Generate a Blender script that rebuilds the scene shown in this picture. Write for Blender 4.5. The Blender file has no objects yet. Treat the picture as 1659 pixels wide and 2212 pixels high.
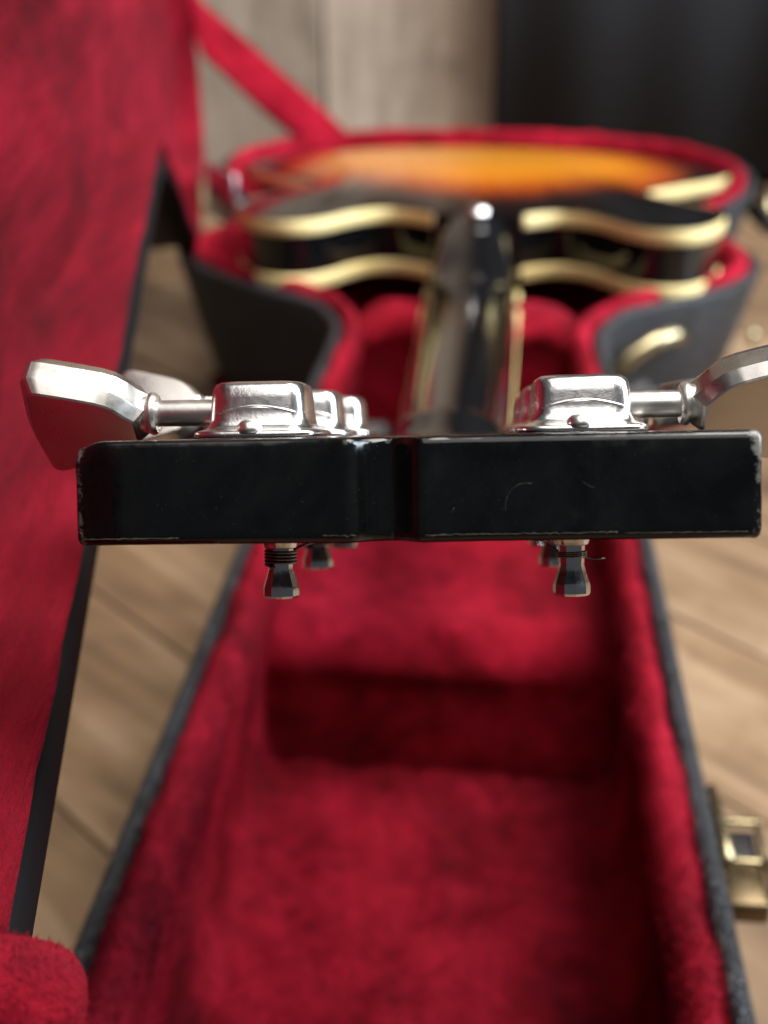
import bpy, bmesh, math, random
import numpy as np
from mathutils import Vector, Matrix, noise
random.seed(7); RNG = np.random.default_rng(7)
SC = bpy.context.scene
COL = SC.collection
rad = math.radians

# ------------------------------------------------------------------ camera
cam_d = bpy.data.cameras.new('camera'); cam = bpy.data.objects.new('camera', cam_d); COL.objects.link(cam)
PITCH = rad(28)
cam.location = (0, 0, 0); cam.rotation_euler = (rad(90) - PITCH, 0, 0)
cam_d.sensor_fit = 'VERTICAL'; cam_d.sensor_height = 36; cam_d.lens = 36 * 2800 / 2212
cam_d.clip_start = 0.01; cam_d.clip_end = 50
cam_d.dof.use_dof = True; cam_d.dof.focus_distance = 0.182; cam_d.dof.aperture_fstop = 15.5
SC.camera = cam
# ------------------------------------------------------------------ light
SC.view_settings.view_transform = 'Standard'; SC.view_settings.look = 'None'
SC.view_settings.exposure = 0.0; SC.view_settings.gamma = 1
w = bpy.data.worlds.new('World'); SC.world = w; w.use_nodes = True
w.node_tree.nodes['Background'].inputs['Color'].default_value = (0.80, 0.88, 1.0, 1)
w.node_tree.nodes['Background'].inputs['Strength'].default_value = 0.08
def area(name, loc, target, sx, sy, watts, color, spread=180):
    l = bpy.data.lights.new(name, 'AREA'); l.shape = 'RECTANGLE'; l.size = sx; l.size_y = sy
    l.energy = watts; l.color = color; l.spread = rad(spread)
    o = bpy.data.objects.new(name, l); COL.objects.link(o); o.location = loc
    o.rotation_euler = (Vector(target) - Vector(loc)).to_track_quat('-Z', 'Y').to_euler()
area('ceiling_lamp_right', (0.85, 0.60, 1.55), (0.05, 0.75, -0.25), 1.5, 1.3, 38, (1.0, 0.95, 0.89), 120)
area('ceiling_lamp_near', (0.05, -0.25, 1.6), (0.05, -0.2501, -0.2), 1.1, 2.0, 15, (1.0, 0.96, 0.92))
area('window_light', (1.9, 0.50, 0.72), (0.1, 0.95, -0.2), 0.9, 1.0, 14, (0.76, 0.88, 1.0), 75)

# ------------------------------------------------------------------ helpers
FPX = 2800.0; CP, SP = math.cos(PITCH), math.sin(PITCH)
CA, SA = math.cos(rad(5.15)), math.sin(rad(5.15))
def case_w(u, v, z=0.0):
    return Vector((u * CA + v * SA - 0.015, -u * SA + v * CA, z))
def smooth(bm):
    for f in bm.faces: f.smooth = True
def link(name, me, mat=None, parent=None, mtx=None, kind=None, label=None):
    o = bpy.data.objects.new(name, me); COL.objects.link(o)
    if mat: me.materials.append(mat)
    if parent: o.parent = parent
    if mtx is not None: o.matrix_basis = mtx
    if kind: o['kind'] = kind
    if label: o['label'] = label
    return o
def mesh(name, bm, sm=True, recalc=True):
    if recalc: bmesh.ops.recalc_face_normals(bm, faces=bm.faces[:])
    if sm: smooth(bm)
    me = bpy.data.meshes.new(name); bm.to_mesh(me); bm.free(); return me
def pym(name, vs, fs, sm=True, recalc=True):
    me = bpy.data.meshes.new(name); me.from_pydata([tuple(v) for v in vs], [], fs)
    bm = bmesh.new(); bm.from_mesh(me); bpy.data.meshes.remove(me)
    return mesh(name, bm, sm, recalc)
def sharp(o, ang=35):
    o.data.set_sharp_from_angle(angle=rad(ang)); return o
def thing(name, loc, label, cat, group=None):
    o = bpy.data.objects.new(name, None); COL.objects.link(o); o.location = loc
    o.empty_display_size = 0.02
    o['label'] = label; o['category'] = cat
    if group: o['group'] = group
    return o
def loft(rings, closed_u=True, cap0=False, cap1=False):
    n = len(rings[0]); vs = [p for r in rings for p in r]; fs = []
    for i in range(len(rings) - 1):
        for j in range(n if closed_u else n - 1):
            k = (j + 1) % n
            fs.append((i * n + j, i * n + k, (i + 1) * n + k, (i + 1) * n + j))
    if cap0: fs.append(tuple(range(n)))
    if cap1: fs.append(tuple((len(rings) - 1) * n + j for j in range(n)))
    return vs, fs
def tube(path, r, seg=8, cap=True):
    rings = []; up = Vector((0.123, 0.31, 0.94)).normalized(); N = len(path)
    for i, p in enumerate(path):
        t = (path[min(i + 1, N - 1)] - path[max(i - 1, 0)]).normalized()
        a = t.cross(up)
        if a.length < 1e-4: a = t.cross(Vector((1, 0, 0)))
        a.normalize(); b = t.cross(a).normalized(); up = a.cross(t).normalized()
        rr = r(i / (N - 1)) if callable(r) else r
        rings.append([p + (a * math.cos(q) + b * math.sin(q)) * rr for q in [2 * math.pi * k / seg for k in range(seg)]])
    return loft(rings, True, cap, cap)
def lathe(prof, seg=24, axis='Z'):
    rings = []
    for r, z in prof:
        ring = []
        for k in range(seg):
            a = 2 * math.pi * k / seg
            c, s = r * math.cos(a), r * math.sin(a)
            ring.append(Vector((c, s, z)) if axis == 'Z' else Vector((z, c, s)))
        rings.append(ring)
    return loft(rings, True, True, True)
def join(*parts):
    vs, fs = [], []
    for v, f in parts:
        o = len(vs); vs += list(v); fs += [tuple(i + o for i in q) for q in f]
    return vs, fs
def catmull(pts, n=8, closed=True):
    out = []; N = len(pts)
    for i in range(N if closed else N - 1):
        p0, p1, p2, p3 = (pts[(i - 1) % N], pts[i], pts[(i + 1) % N], pts[(i + 2) % N]) if closed else \
            (pts[max(i - 1, 0)], pts[i], pts[i + 1], pts[min(i + 2, N - 1)])
        for k in range(n):
            t = k / n
            out.append(tuple(0.5 * ((2 * b) + (-a + c) * t + (2 * a - 5 * b + 4 * c - d) * t * t + (-a + 3 * b - 3 * c + d) * t ** 3)
                             for a, b, c, d in zip(p0, p1, p2, p3)))
    if not closed: out.append(tuple(pts[-1]))
    return out
def resample(pts, step, closed=True):
    P = [Vector(p) for p in pts]
    if closed: P = P + [P[0]]
    L = [0]
    for a, b in zip(P, P[1:]): L.append(L[-1] + (b - a).length)
    n = max(8, int(L[-1] / step)); out = []; j = 0
    for i in range(n if closed else n + 1):
        s = L[-1] * i / n
        while j < len(L) - 2 and L[j + 1] < s: j += 1
        f = (s - L[j]) / max(1e-9, L[j + 1] - L[j]); out.append(P[j].lerp(P[j + 1], f))
    return out
def normals2(P):
    N = len(P); out = []
    area2 = sum(P[i][0] * P[(i + 1) % N][1] - P[(i + 1) % N][0] * P[i][1] for i in range(N))
    sg = 1 if area2 > 0 else -1
    for i in range(N):
        t = P[(i + 1) % N] - P[i - 1]; out.append(Vector((-t[1], t[0])).normalized() * sg)   # inward
    return out
def rbox(sx, sy, sz, bev, loc=(0, 0, 0), seg=2):
    bm = bmesh.new(); bmesh.ops.create_cube(bm, size=1)
    for v in bm.verts: v.co = Vector((v.co.x * sx, v.co.y * sy, v.co.z * sz))
    bmesh.ops.bevel(bm, geom=bm.edges[:], offset=bev, segments=seg, affect='EDGES', profile=0.5)
    bm.verts.ensure_lookup_table()
    return [v.co + Vector(loc) for v in bm.verts], [tuple(v.index for v in f.verts) for f in bm.faces]
def xf(part, M):
    return [M @ Vector(v) for v in part[0]], part[1]
def fbm(p, sc, o=3):
    return noise.fractal(Vector(p) * sc, 1.0, 2.0, o)

# ------------------------------------------------------------------ materials
class NT:
    def __init__(s, name):
        s.m = bpy.data.materials.new(name); s.m.use_nodes = True; s.t = s.m.node_tree
        s.b = s.t.nodes['Principled BSDF']
    def n(s, typ, **kw):
        x = s.t.nodes.new(typ)
        for k, v in kw.items():
            if k.startswith('i_'): x.inputs[int(k[2:])].default_value = v
            else: setattr(x, k, v)
        return x
    def l(s, a, b): s.t.links.new(a, b)
    def set(s, **kw):
        for k, v in kw.items():
            k = k.replace('_', ' ')
            s.b.inputs[k].default_value = (*v, 1) if isinstance(v, tuple) and len(v) == 3 and k != 'Sheen Tint' else ((*v, 1) if isinstance(v, tuple) and len(v) == 3 else v)
        return s
    def coord(s, scale=(1, 1, 1), space='Object'):
        tc = s.n('ShaderNodeTexCoord'); mp = s.n('ShaderNodeMapping'); mp.inputs['Scale'].default_value = scale
        s.l(tc.outputs[space], mp.inputs['Vector']); return mp.outputs['Vector']
    def noise(s, vec, scale, detail=4, rough=0.55, dist=0.0):
        x = s.n('ShaderNodeTexNoise'); x.inputs['Scale'].default_value = scale; x.inputs['Detail'].default_value = detail
        x.inputs['Roughness'].default_value = rough; x.inputs['Distortion'].default_value = dist
        s.l(vec, x.inputs['Vector']); return x.outputs['Fac']
    def ramp(s, fac, stops):
        r = s.n('ShaderNodeValToRGB'); e = r.color_ramp.elements
        while len(e) < len(stops): e.new(0.5)
        for q, (p, c) in zip(e, stops): q.position = p; q.color = (*c, 1) if len(c) == 3 else c
        s.l(fac, r.inputs['Fac']); return r.outputs['Color']
    def bump(s, h, strength, dist):
        b = s.n('ShaderNodeBump'); b.inputs['Strength'].default_value = strength; b.inputs['Distance'].default_value = dist
        s.l(h, b.inputs['Height']); s.l(b.outputs['Normal'], s.b.inputs['Normal']); return b
def g(v): return (v, v, v)

def m_lacquer():
    k = NT('black_lacquer'); k.set(Base_Color=(0.0035, 0.0038, 0.0045), Roughness=0.09, IOR=1.5)
    v = k.coord(); f = k.noise(v, 90, 5, 0.7)
    k.l(k.ramp(f, [(0.35, g(0.06)), (0.75, g(0.16))]), k.b.inputs['Roughness'])
    f2 = k.noise(v, 55, 2); k.bump(f2, 0.10, 0.0012)
    return k.m
def m_headstock():
    # lacquer with scuffed arrises: pale bare worn spots where the finish is chipped near the edges, plus painted highlights by the notch (attribute 'edge')
    k = NT('worn_black_lacquer'); k.set(Base_Color=(0.002, 0.0024, 0.003), Roughness=0.10, Coat_Weight=0.0)
    v = k.coord()
    a = k.n('ShaderNodeAttribute', attribute_name='edge')
    f = k.noise(v, 900, 5, 0.7, 0.6); f3 = k.noise(v, 130, 3)
    ad = k.n('ShaderNodeMath', operation='MULTIPLY'); k.l(f, ad.inputs[0]); k.l(f3, ad.inputs[1])
    ad2 = k.n('ShaderNodeMath', operation='MULTIPLY'); k.l(ad.outputs[0], ad2.inputs[0]); k.l(a.outputs['Fac'], ad2.inputs[1])
    wear_glint = k.ramp(ad2.outputs[0], [(0.215, g(0)), (0.31, g(1))])
    mx = k.n('ShaderNodeMix', data_type='RGBA'); k.l(wear_glint, mx.inputs[0])
    sheen_col = k.ramp(k.noise(v, 48, 6, 0.68, 1.5), [(0.42, (0.0018, 0.0022, 0.0025)), (0.72, (0.0075, 0.0085, 0.0085))])  # faint room reflections painted as cloudy grey patches in the base colour
    k.l(sheen_col, mx.inputs[6]); mx.inputs[7].default_value = (0.17, 0.165, 0.15, 1)
    k.l(mx.outputs[2], k.b.inputs['Base Color'])
    sm = k.n('ShaderNodeMath', operation='MULTIPLY'); k.l(k.noise(v, 60, 6, 0.7, 1.0), sm.inputs[0]); k.l(k.noise(v, 420, 5, 0.8), sm.inputs[1])
    k.l(k.ramp(sm.outputs[0], [(0.17, g(0.06)), (0.42, g(0.34))]), k.b.inputs['Roughness'])
    dust = k.ramp(k.noise(k.coord((1, 1, 1)), 2600, 2, 0.5), [(0.70, g(0)), (0.78, g(1))])
    mx2 = k.n('ShaderNodeMix', data_type='RGBA'); k.l(dust, mx2.inputs[0]); k.l(mx.outputs[2], mx2.inputs[6]); mx2.inputs[7].default_value = (0.03, 0.031, 0.033, 1)
    k.l(mx2.outputs[2], k.b.inputs['Base Color'])
    h = k.n('ShaderNodeMath', operation='SUBTRACT'); k.l(k.noise(v, 120, 3), h.inputs[0]); k.l(wear_glint, h.inputs[1])
    k.bump(h.outputs[0], 0.15, 0.0006)
    return k.m
def m_burst():
    k = NT('sunburst_lacquer'); k.set(Roughness=0.07)
    a = k.n('ShaderNodeAttribute', attribute_name='burst')
    v = k.coord(); gr = k.noise(k.coord((60, 6, 6)), 3, 5, 0.6)
    ad = k.n('ShaderNodeMath', operation='MULTIPLY_ADD'); ad.inputs[1].default_value = 0.10; k.l(gr, ad.inputs[0]); k.l(a.outputs['Fac'], ad.inputs[2])
    c = k.ramp(ad.outputs[0], [(0.0, (0.66, 0.29, 0.030)), (0.55, (0.60, 0.205, 0.010)), (0.72, (0.28, 0.045, 0.004)), (0.83, (0.012, 0.004, 0.003)), (1.0, (0.003, 0.003, 0.003))])
    k.l(c, k.b.inputs['Base Color']); k.bump(k.noise(v, 30, 2), 0.05, 0.002)
    return k.m
def m_plush(name='crimson_plush', sc=(1, 1, 1), lo_=0.52, hi_=0.92, al=1.0):
    k = NT(name); k.set(Roughness=0.95, Sheen_Weight=0.05, Sheen_Roughness=0.45, Sheen_Tint=(1.0, 0.25, 0.36), Specular_IOR_Level=0.1)
    v = k.coord(sc)
    f1 = k.noise(v, 20, 6, 0.62, 0.25); f2 = k.noise(v, 130, 5, 0.7)
    m = k.n('ShaderNodeMath', operation='MULTIPLY_ADD'); m.inputs[1].default_value = 0.45; k.l(f2, m.inputs[0]); k.l(f1, m.inputs[2])
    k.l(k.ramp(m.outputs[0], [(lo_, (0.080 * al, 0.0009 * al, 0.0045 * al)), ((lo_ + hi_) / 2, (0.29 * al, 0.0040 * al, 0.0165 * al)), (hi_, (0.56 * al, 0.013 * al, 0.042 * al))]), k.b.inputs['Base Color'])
    k.bump(k.noise(v, 300, 6, 0.78), 1.0, 0.005)
    return k.m
def m_vinyl():
    k = NT('grained_vinyl'); k.set(Base_Color=(0.016, 0.018, 0.021), Roughness=0.42)
    v = k.coord()
    vo = k.n('ShaderNodeTexVoronoi', feature='DISTANCE_TO_EDGE'); vo.inputs['Scale'].default_value = 420
    nz = k.n('ShaderNodeTexNoise'); nz.inputs['Scale'].default_value = 200; k.l(v, nz.inputs['Vector'])
    mx = k.n('ShaderNodeMix', data_type='VECTOR'); mx.inputs[0].default_value = 0.004
    k.l(v, mx.inputs[4]); k.l(nz.outputs['Color'], mx.inputs[5]); k.l(mx.outputs[1], vo.inputs['Vector'])
    f = k.noise(v, 700, 4, 0.7)
    cr = k.ramp(vo.outputs['Distance'], [(0.0, g(0)), (0.16, g(1))])
    m = k.n('ShaderNodeMath', operation='MULTIPLY_ADD'); m.inputs[1].default_value = 0.5; k.l(f, m.inputs[0]); k.l(cr, m.inputs[2])
    k.bump(m.outputs[0], 0.7, 0.0008)
    k.l(k.ramp(k.noise(v, 45, 4), [(0.3, (0.008, 0.0095, 0.012)), (0.75, (0.026, 0.031, 0.040))]), k.b.inputs['Base Color'])
    return k.m
def m_metal(name, col, r0, r1, bump=0.1, sc=260):
    k = NT(name); k.set(Base_Color=col, Metallic=1.0)
    v = k.coord(); f = k.noise(v, sc, 5, 0.7)
    k.l(k.ramp(f, [(0.35, g(r0)), (0.7, g(r1))]), k.b.inputs['Roughness'])
    k.bump(k.noise(v, sc * 2.2, 4, 0.7), bump, 0.0004)
    return k.m
def m_binding():
    k = NT('aged_cream_binding'); k.set(Roughness=0.6, Specular_IOR_Level=0.2)
    v = k.coord(); k.l(k.ramp(k.noise(v, 40, 4), [(0.3, (0.80, 0.63, 0.27)), (0.7, (0.91, 0.76, 0.39))]), k.b.inputs['Base Color']); return k.m
def m_wood(name, c0, c1, c2, grain=(5, 90, 90), rough=0.55, spec=0.5, tint=True):
    k = NT(name); k.set(Roughness=rough, Specular_IOR_Level=spec)
    oi = k.n('ShaderNodeObjectInfo'); tc = k.n('ShaderNodeTexCoord')
    off = k.n('ShaderNodeVectorMath', operation='SCALE'); off.inputs[0].default_value = (7.1, 3.3, 5.7); k.l(oi.outputs['Random'], off.inputs['Scale'])
    ad = k.n('ShaderNodeVectorMath', operation='ADD'); k.l(tc.outputs['Object'], ad.inputs[0]); k.l(off.outputs[0], ad.inputs[1])
    mp = k.n('ShaderNodeMapping'); mp.inputs['Scale'].default_value = grain; k.l(ad.outputs[0], mp.inputs['Vector'])
    f = k.noise(mp.outputs['Vector'], 1.0, 6, 0.62, 0.8)
    blot = k.noise(ad.outputs[0], 9, 4, 0.6, 0.5)
    m = k.n('ShaderNodeMath', operation='MULTIPLY_ADD'); m.inputs[1].default_value = 0.55; k.l(blot, m.inputs[0]); 
    m2 = k.n('ShaderNodeMath', operation='MULTIPLY'); m2.inputs[1].default_value = 0.6; k.l(f, m2.inputs[0]); k.l(m2.outputs[0], m.inputs[2])
    c = k.ramp(m.outputs[0], [(0.36, c0), (0.55, c1), (0.75, c2)])
    hv = k.n('ShaderNodeHueSaturation'); k.l(c, hv.inputs['Color'])
    mr = k.n('ShaderNodeMapRange'); mr.inputs[3].default_value = 0.78; mr.inputs[4].default_value = 1.18; k.l(oi.outputs['Random'], mr.inputs[0]); k.l(mr.outputs[0], hv.inputs['Value'])
    k.l(hv.outputs[0], k.b.inputs['Base Color']); k.bump(f, 0.25, 0.002)
    return k.m
def m_plain(name, col, rough, **kw):
    k = NT(name); k.set(Base_Color=col, Roughness=rough, **kw)
    v = k.coord(); k.bump(k.noise(v, 300, 3), 0.2, 0.0006); return k.m
LAQ = m_lacquer(); HST = m_headstock(); BUR = m_burst(); PLU = m_plush('crimson_plush', (1, 1, 1), 0.48, 0.90, 1.22); PLL = m_plush('crimson_plush_dimmed', (0.9, 0.13, 0.85), 0.47, 0.92, 0.70); VIN = m_vinyl(); BIN = m_binding()  # PLL: same plush, the lid's dimmer light painted in as a darker colour
NIC = m_metal('nickel', (0.80, 0.775, 0.74), 0.13, 0.20, 0.03)
CAST = m_metal('cast_nickel', (0.86, 0.84, 0.82), 0.20, 0.28, 0.08, 700)
BUTM = m_metal('button_nickel', (0.66, 0.63, 0.59), 0.26, 0.36, 0.05)
SATIN = m_metal('satin_nickel', (0.82, 0.80, 0.76), 0.28, 0.4, 0.1)
POST = m_metal('dark_nickel', (0.66, 0.65, 0.64), 0.10, 0.24, 0.1)
WIRE = m_metal('string_wire', (0.22, 0.205, 0.19), 0.25, 0.4, 0.1)
BRASS = m_metal('brass', (0.34, 0.285, 0.17), 0.22, 0.42, 0.1)
DBRASS = m_metal('tarnished_brass', (0.16, 0.12, 0.07), 0.35, 0.5, 0.1)
STEEL = m_metal('hinge_steel', (0.6, 0.6, 0.62), 0.25, 0.4, 0.1)
FLO = m_wood('floor_wood', (0.055, 0.031, 0.016), (0.175, 0.106, 0.056), (0.31, 0.21, 0.13), (4, 40, 40), 0.5)
WAL = m_wood('weathered_wood', (0.17, 0.135, 0.10), (0.33, 0.265, 0.205), (0.48, 0.395, 0.32), (40, 40, 3), 0.75, 0.3)
CUR = m_plain('black_cloth', (0.013, 0.0135, 0.0165), 0.9)
TRIM = m_plain('black_edge_trim', (0.007, 0.0075, 0.009), 0.7, Specular_IOR_Level=0.12)
TAB = m_plain('black_leather', (0.01, 0.01, 0.012), 0.5)
SEAM = m_plain('bare_wood_wear', (0.045, 0.038, 0.025), 0.6)
SCR = m_plain('scratch_grey', (0.035, 0.038, 0.042), 0.6)

# ------------------------------------------------------------------ the floor, wall and curtain
FLOORZ = -0.365
fl = link('floor', pym('floor', [(-4, -2, FLOORZ - 0.004), (4, -2, FLOORZ - 0.004), (4, 4, FLOORZ - 0.004), (-4, 4, FLOORZ - 0.004)], [(0, 1, 2, 3)]), m_plain('floor_bed', (0.05, 0.032, 0.018), 0.8), kind='structure')
BW = 0.104; ang = rad(-47)
bmesh_board = {}
def board(L, W, T):
    key = (round(L, 3), round(W, 3))
    if key not in bmesh_board:
        v, f = rbox(L, W, T, 0.0009, seg=1); bmesh_board[key] = sharp_me(pym('floor_board', v, f, False))
        bmesh_board[key].materials.append(FLO)
    return bmesh_board[key]
def sharp_me(me): return me
ctr = Vector((0.15, 0.65)); ax = Vector((math.cos(ang), math.sin(ang))); bx = Vector((-ax.y, ax.x))
for r in range(-15, 16):
    s0 = -1.9 + random.uniform(0, 0.5)
    for q in range(5):
        L = random.choice((0.7, 0.9, 1.1)); c2 = ctr + bx * (r * BW) + ax * (s0 + L / 2); s0 += L
        if not (-1.4 < c2.x < 1.7 and -1.0 < c2.y < 1.95): continue
        o = bpy.data.objects.new('floor_board', board(L - 0.001, BW - 0.0016, 0.012)); COL.objects.link(o); o.parent = fl
        o.location = (c2.x, c2.y, FLOORZ - 0.0065 + random.uniform(-0.0006, 0.0004)); o.rotation_euler = (0, 0, ang)

WY = 1.52
wl = thing('plank_wall', (0, WY, FLOORZ), 'weathered grey brown wall of upright boards behind the case', 'wall')
xs = [-1.35, -1.16, -0.99, -0.80, -0.62, -0.44, -0.255, -0.068, 0.13, 0.32, 0.5]
for i in range(len(xs) - 1):
    W = xs[i + 1] - xs[i] - 0.003
    v, f = rbox(W, 0.02, 1.9, 0.002, seg=1)
    o = link('wall_plank', pym('wall_plank', v, f, False), WAL, wl, Matrix.Translation(((xs[i] + xs[i + 1]) / 2, random.uniform(0.010, 0.014), 0.95)))
v, f = rbox(1.9, 0.01, 1.9, 0.001); link('backing', pym('backing', v, f, False), m_plain('wall_backing_board', (0.03, 0.025, 0.02), 0.9), wl, Matrix.Translation((-0.43, 0.032, 0.95)))  # dark board behind the gaps between the planks
kn = lathe([(0.016, 0), (0.015, 0.0008), (0.0005, 0.0010)], 14)
link('knot', pym('knot', [Vector((q.x * 0.7, -q.z, q.y * 2.2)) for q in kn[0]], kn[1]), m_plain('dark_knot', (0.07, 0.05, 0.035), 0.8), wl, Matrix.Translation((-0.045, -0.0002, FLOORZ * -1 - 0.045)))
# curtain: a hanging cloth with vertical folds and real thickness
cu_x0, cu_x1 = 0.118, 1.9; pts = []
n = 220
for i in range(n + 1):
    x = cu_x0 + (cu_x1 - cu_x0) * i / n
    y = 0.007 * math.sin(x * 19) + 0.003 * math.sin(x * 47 + 1.3) + 0.006 * math.sin(x * 8)
    pts.append((x, y))
rings = []
for z in [0.012, 0.3, 0.7, 1.1, 1.5, 1.9]:
    k = 0.75 + 0.25 * z / 1.9
    rings.append([Vector((x + 0.004 * math.sin(z * 3 + x * 9), y * (1.15 - 0.2 * z), z)) for x, y in pts])
v, f = loft(rings, False)
o = link('curtain', pym('curtain', v, f), CUR, None, Matrix.Translation((0, WY - 0.05, FLOORZ)))
o['label'] = 'black hanging cloth with soft upright folds right of the board wall'; o['category'] = 'curtain'
md = o.modifiers.new('thick', 'SOLIDIFY'); md.thickness = 0.002

# ------------------------------------------------------------------ guitar case
RIM, FIN = -0.240, -0.333
case_loc = case_w(0, 0.65, FLOORZ)
case = thing('guitar_case', case_loc, 'open black vinyl guitar case with crimson plush lining on the wooden floor', 'guitar case')
half = [(0.045, 0.095), (0.070, 0.102), (0.0815, 0.128), (0.0822, 0.17), (0.0815, 0.22), (0.0802, 0.32), (0.0790, 0.43), (0.0765, 0.55),
        (0.0735, 0.635), (0.0750, 0.668), (0.088, 0.698), (0.108, 0.715), (0.134, 0.733), (0.158, 0.757), (0.174, 0.785), (0.178, 0.812),
        (0.170, 0.845), (0.161, 0.88), (0.163, 0.905), (0.177, 0.935), (0.198, 0.975), (0.209, 1.02), (0.210, 1.05), (0.200, 1.085),
        (0.172, 1.125), (0.128, 1.152), (0.07, 1.168)]
left = [(-(u + (0.014 if 0.72 < v < 0.9 else 0.0) * (1 - abs(v - 0.81) / 0.09)), v) for u, v in half]
ctrl = [(0.0, 0.094)] + half + [(0.0, 1.173)] + left[::-1]
OUT = [Vector(p) for p in resample(catmull(ctrl, 10), 0.006)]
NRM = normals2(OUT)
def sweep(profile, OUT=OUT, NRM=NRM, tow=None, jit=0.0, sc=70.0, cut=None):
    """profile = [(offset inwards, height)]; returns rings round the outline; cut(p, off) trims an offset locally"""
    rings = []
    for off, z in profile:
        ring = []
        for p, nn in zip(OUT, NRM):
            q = p + nn * (cut(p, off, z) if cut else off)
            wv = tow(q[0], q[1], z)
            if jit:
                wv = wv + Vector((fbm(wv, sc), fbm(wv + Vector((9, 3, 1)), sc), fbm(wv + Vector((2, 7, 5)), sc))) * jit
            ring.append(wv)
        rings.append(ring)
    return loft(rings, True)
def tow_case(u, v, z): return case_w(u, v, z) - case_loc
shell_prof = [(0.010, FLOORZ + 0.001), (0.003, FLOORZ + 0.004), (0.0, FLOORZ + 0.014), (0.0, RIM - 0.050), (0.0, RIM - 0.004), (0.0004, RIM - 0.0022), (0.0016, RIM - 0.0006), (0.003, RIM), (0.0048, RIM - 0.0004), (0.0062, RIM - 0.002), (0.0066, RIM - 0.006), (0.0066, RIM - 0.02)]
def draft(p, off, z):      # the body half of the shell narrows towards its base
    k = min(1, max(0, (p[1] - 0.67) / 0.05)); return off + 0.032 * k * max(0, (RIM - 0.01 - z) / (RIM - 0.01 - FLOORZ))
def shelldraft(p, off, z): return draft(p, off, z) if off < 0.0105 and z < RIM - 0.02 and off != 0.0066 else off
v, f = sweep(shell_prof, tow=tow_case, cut=shelldraft)
# bottom panel
f.append(tuple(range(len(OUT))))
shell = link('shell', pym('shell', v, f), VIN, case)
lin_prof = [(0.0068, RIM - 0.016), (0.0072, RIM - 0.003), (0.0084, RIM + 0.0015), (0.0105, RIM + 0.0036), (0.0130, RIM + 0.0038), (0.0155, RIM + 0.002), (0.0172, RIM - 0.003),
            (0.0176, RIM - 0.010), (0.0162, RIM - 0.020), (0.0135, RIM - 0.033), (0.0115, RIM - 0.046), (0.0105, RIM - 0.058), (0.010, RIM - 0.068), (0.0105, FIN + 0.012), (0.0125, FIN + 0.004), (0.018, FIN)]
lv, lf = sweep(lin_prof, tow=tow_case, jit=0.0016, sc=55, cut=lambda p, off, z: off + (draft(p, 0.0, z) if z < RIM - 0.012 and off > 0.008 else 0))
# lining floor: rows across, following the inner outline
inner = [p + nn * 0.016 for p, nn in zip(OUT, NRM)]
def width_at(vv):
    r = [abs(p[0]) for p in inner if abs(p[1] - vv) < 0.006 and p[0] > 0]
    l = [abs(p[0]) for p in inner if abs(p[1] - vv) < 0.006 and p[0] < 0]
    return (max(l) if l else 0.01), (max(r) if r else 0.01)
rows = []
vmin = min(p[1] for p in inner) + 0.004; vmax = max(p[1] for p in inner) - 0.004
def bed_h(vv):
    return FIN
for i in range(160):
    vv = vmin + (vmax - vmin) * i / 159; a, b = width_at(vv); row = []
    for j in range(41):
        u = -a + (a + b) * j / 40
        q = tow_case(u, vv, FIN + 0.0007); q = q + Vector((0, 0, 0.0036 * fbm(q, 62)))
        row.append(q)
    rows.append(row)
bv, bf = loft(rows, False)
v, f = join((lv, lf), (bv, bf))
lining = link('lining', pym('lining', v, f), PLU, case)
# neck rest block (headstock well ends at its front face) and the cradle near the shoulders
def plush_block(name, v0, v1, zt, rr, notch=None, nu=44, inset=0.0):
    prof = []
    steps = 8
    prof.append((v0, FIN + 0.001)); 
    for k in range(5): prof.append((v0 + 0.0004 * k, FIN + 0.008 + (zt - rr - FIN - 0.008) * k / 4))
    for k in range(1, steps + 1):
        a = math.pi / 2 * k / steps; prof.append((v0 + rr - rr * math.cos(a), zt - rr + rr * math.sin(a)))
    m = max(4, int((v1 - v0) / 0.008))
    for k in range(1, m): prof.append((v0 + rr + (v1 - v0 - 2 * rr) * k / m, zt))
    for k in range(0, steps + 1):
        a = math.pi / 2 * k / steps; prof.append((v1 - rr + rr * math.sin(a), zt - rr + rr * math.cos(a)))
    prof.append((v1, FIN + 0.001))
    rows = []
    for vv, z in prof:
        a, b = width_at(vv); a += 0.006; b += 0.006; row = []
        for j in range(nu + 1):
            u = -a + (a + b) * j / nu
            zz = z
            if notch and z > FIN + 0.02:
                zz = z - notch(u) * min(1, (z - FIN) / (zt - FIN)) 
            q = tow_case(u, vv, zz); q = q + Vector((fbm(q, 60), fbm(q + Vector((5, 5, 5)), 60), fbm(q + Vector((1, 8, 3)), 60))) * 0.0018
            row.append(q)
        rows.append(row)
    v, f = loft(rows, False)
    return link(name, pym(name, v, f), PLU, case)
blk = plush_block('neck_rest', 0.408, 0.565, -0.2715, 0.020)
cra = plush_block('neck_cradle', 0.672, 0.715, -0.232, 0.016, notch=lambda u: 0.012 * math.exp(-(u / 0.03) ** 2) + 0.010 * (abs(u) / 0.055) ** 4)
# compartment pull tab
tb = rbox(0.030, 0.010, 0.003, 0.001)
link('pull_tab', pym('pull_tab', *tb), TAB, case, Matrix.Translation(case_w(-0.050, 0.574, -0.262) - case_loc) @ Matrix.Rotation(rad(35), 4, 'X'))

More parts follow.
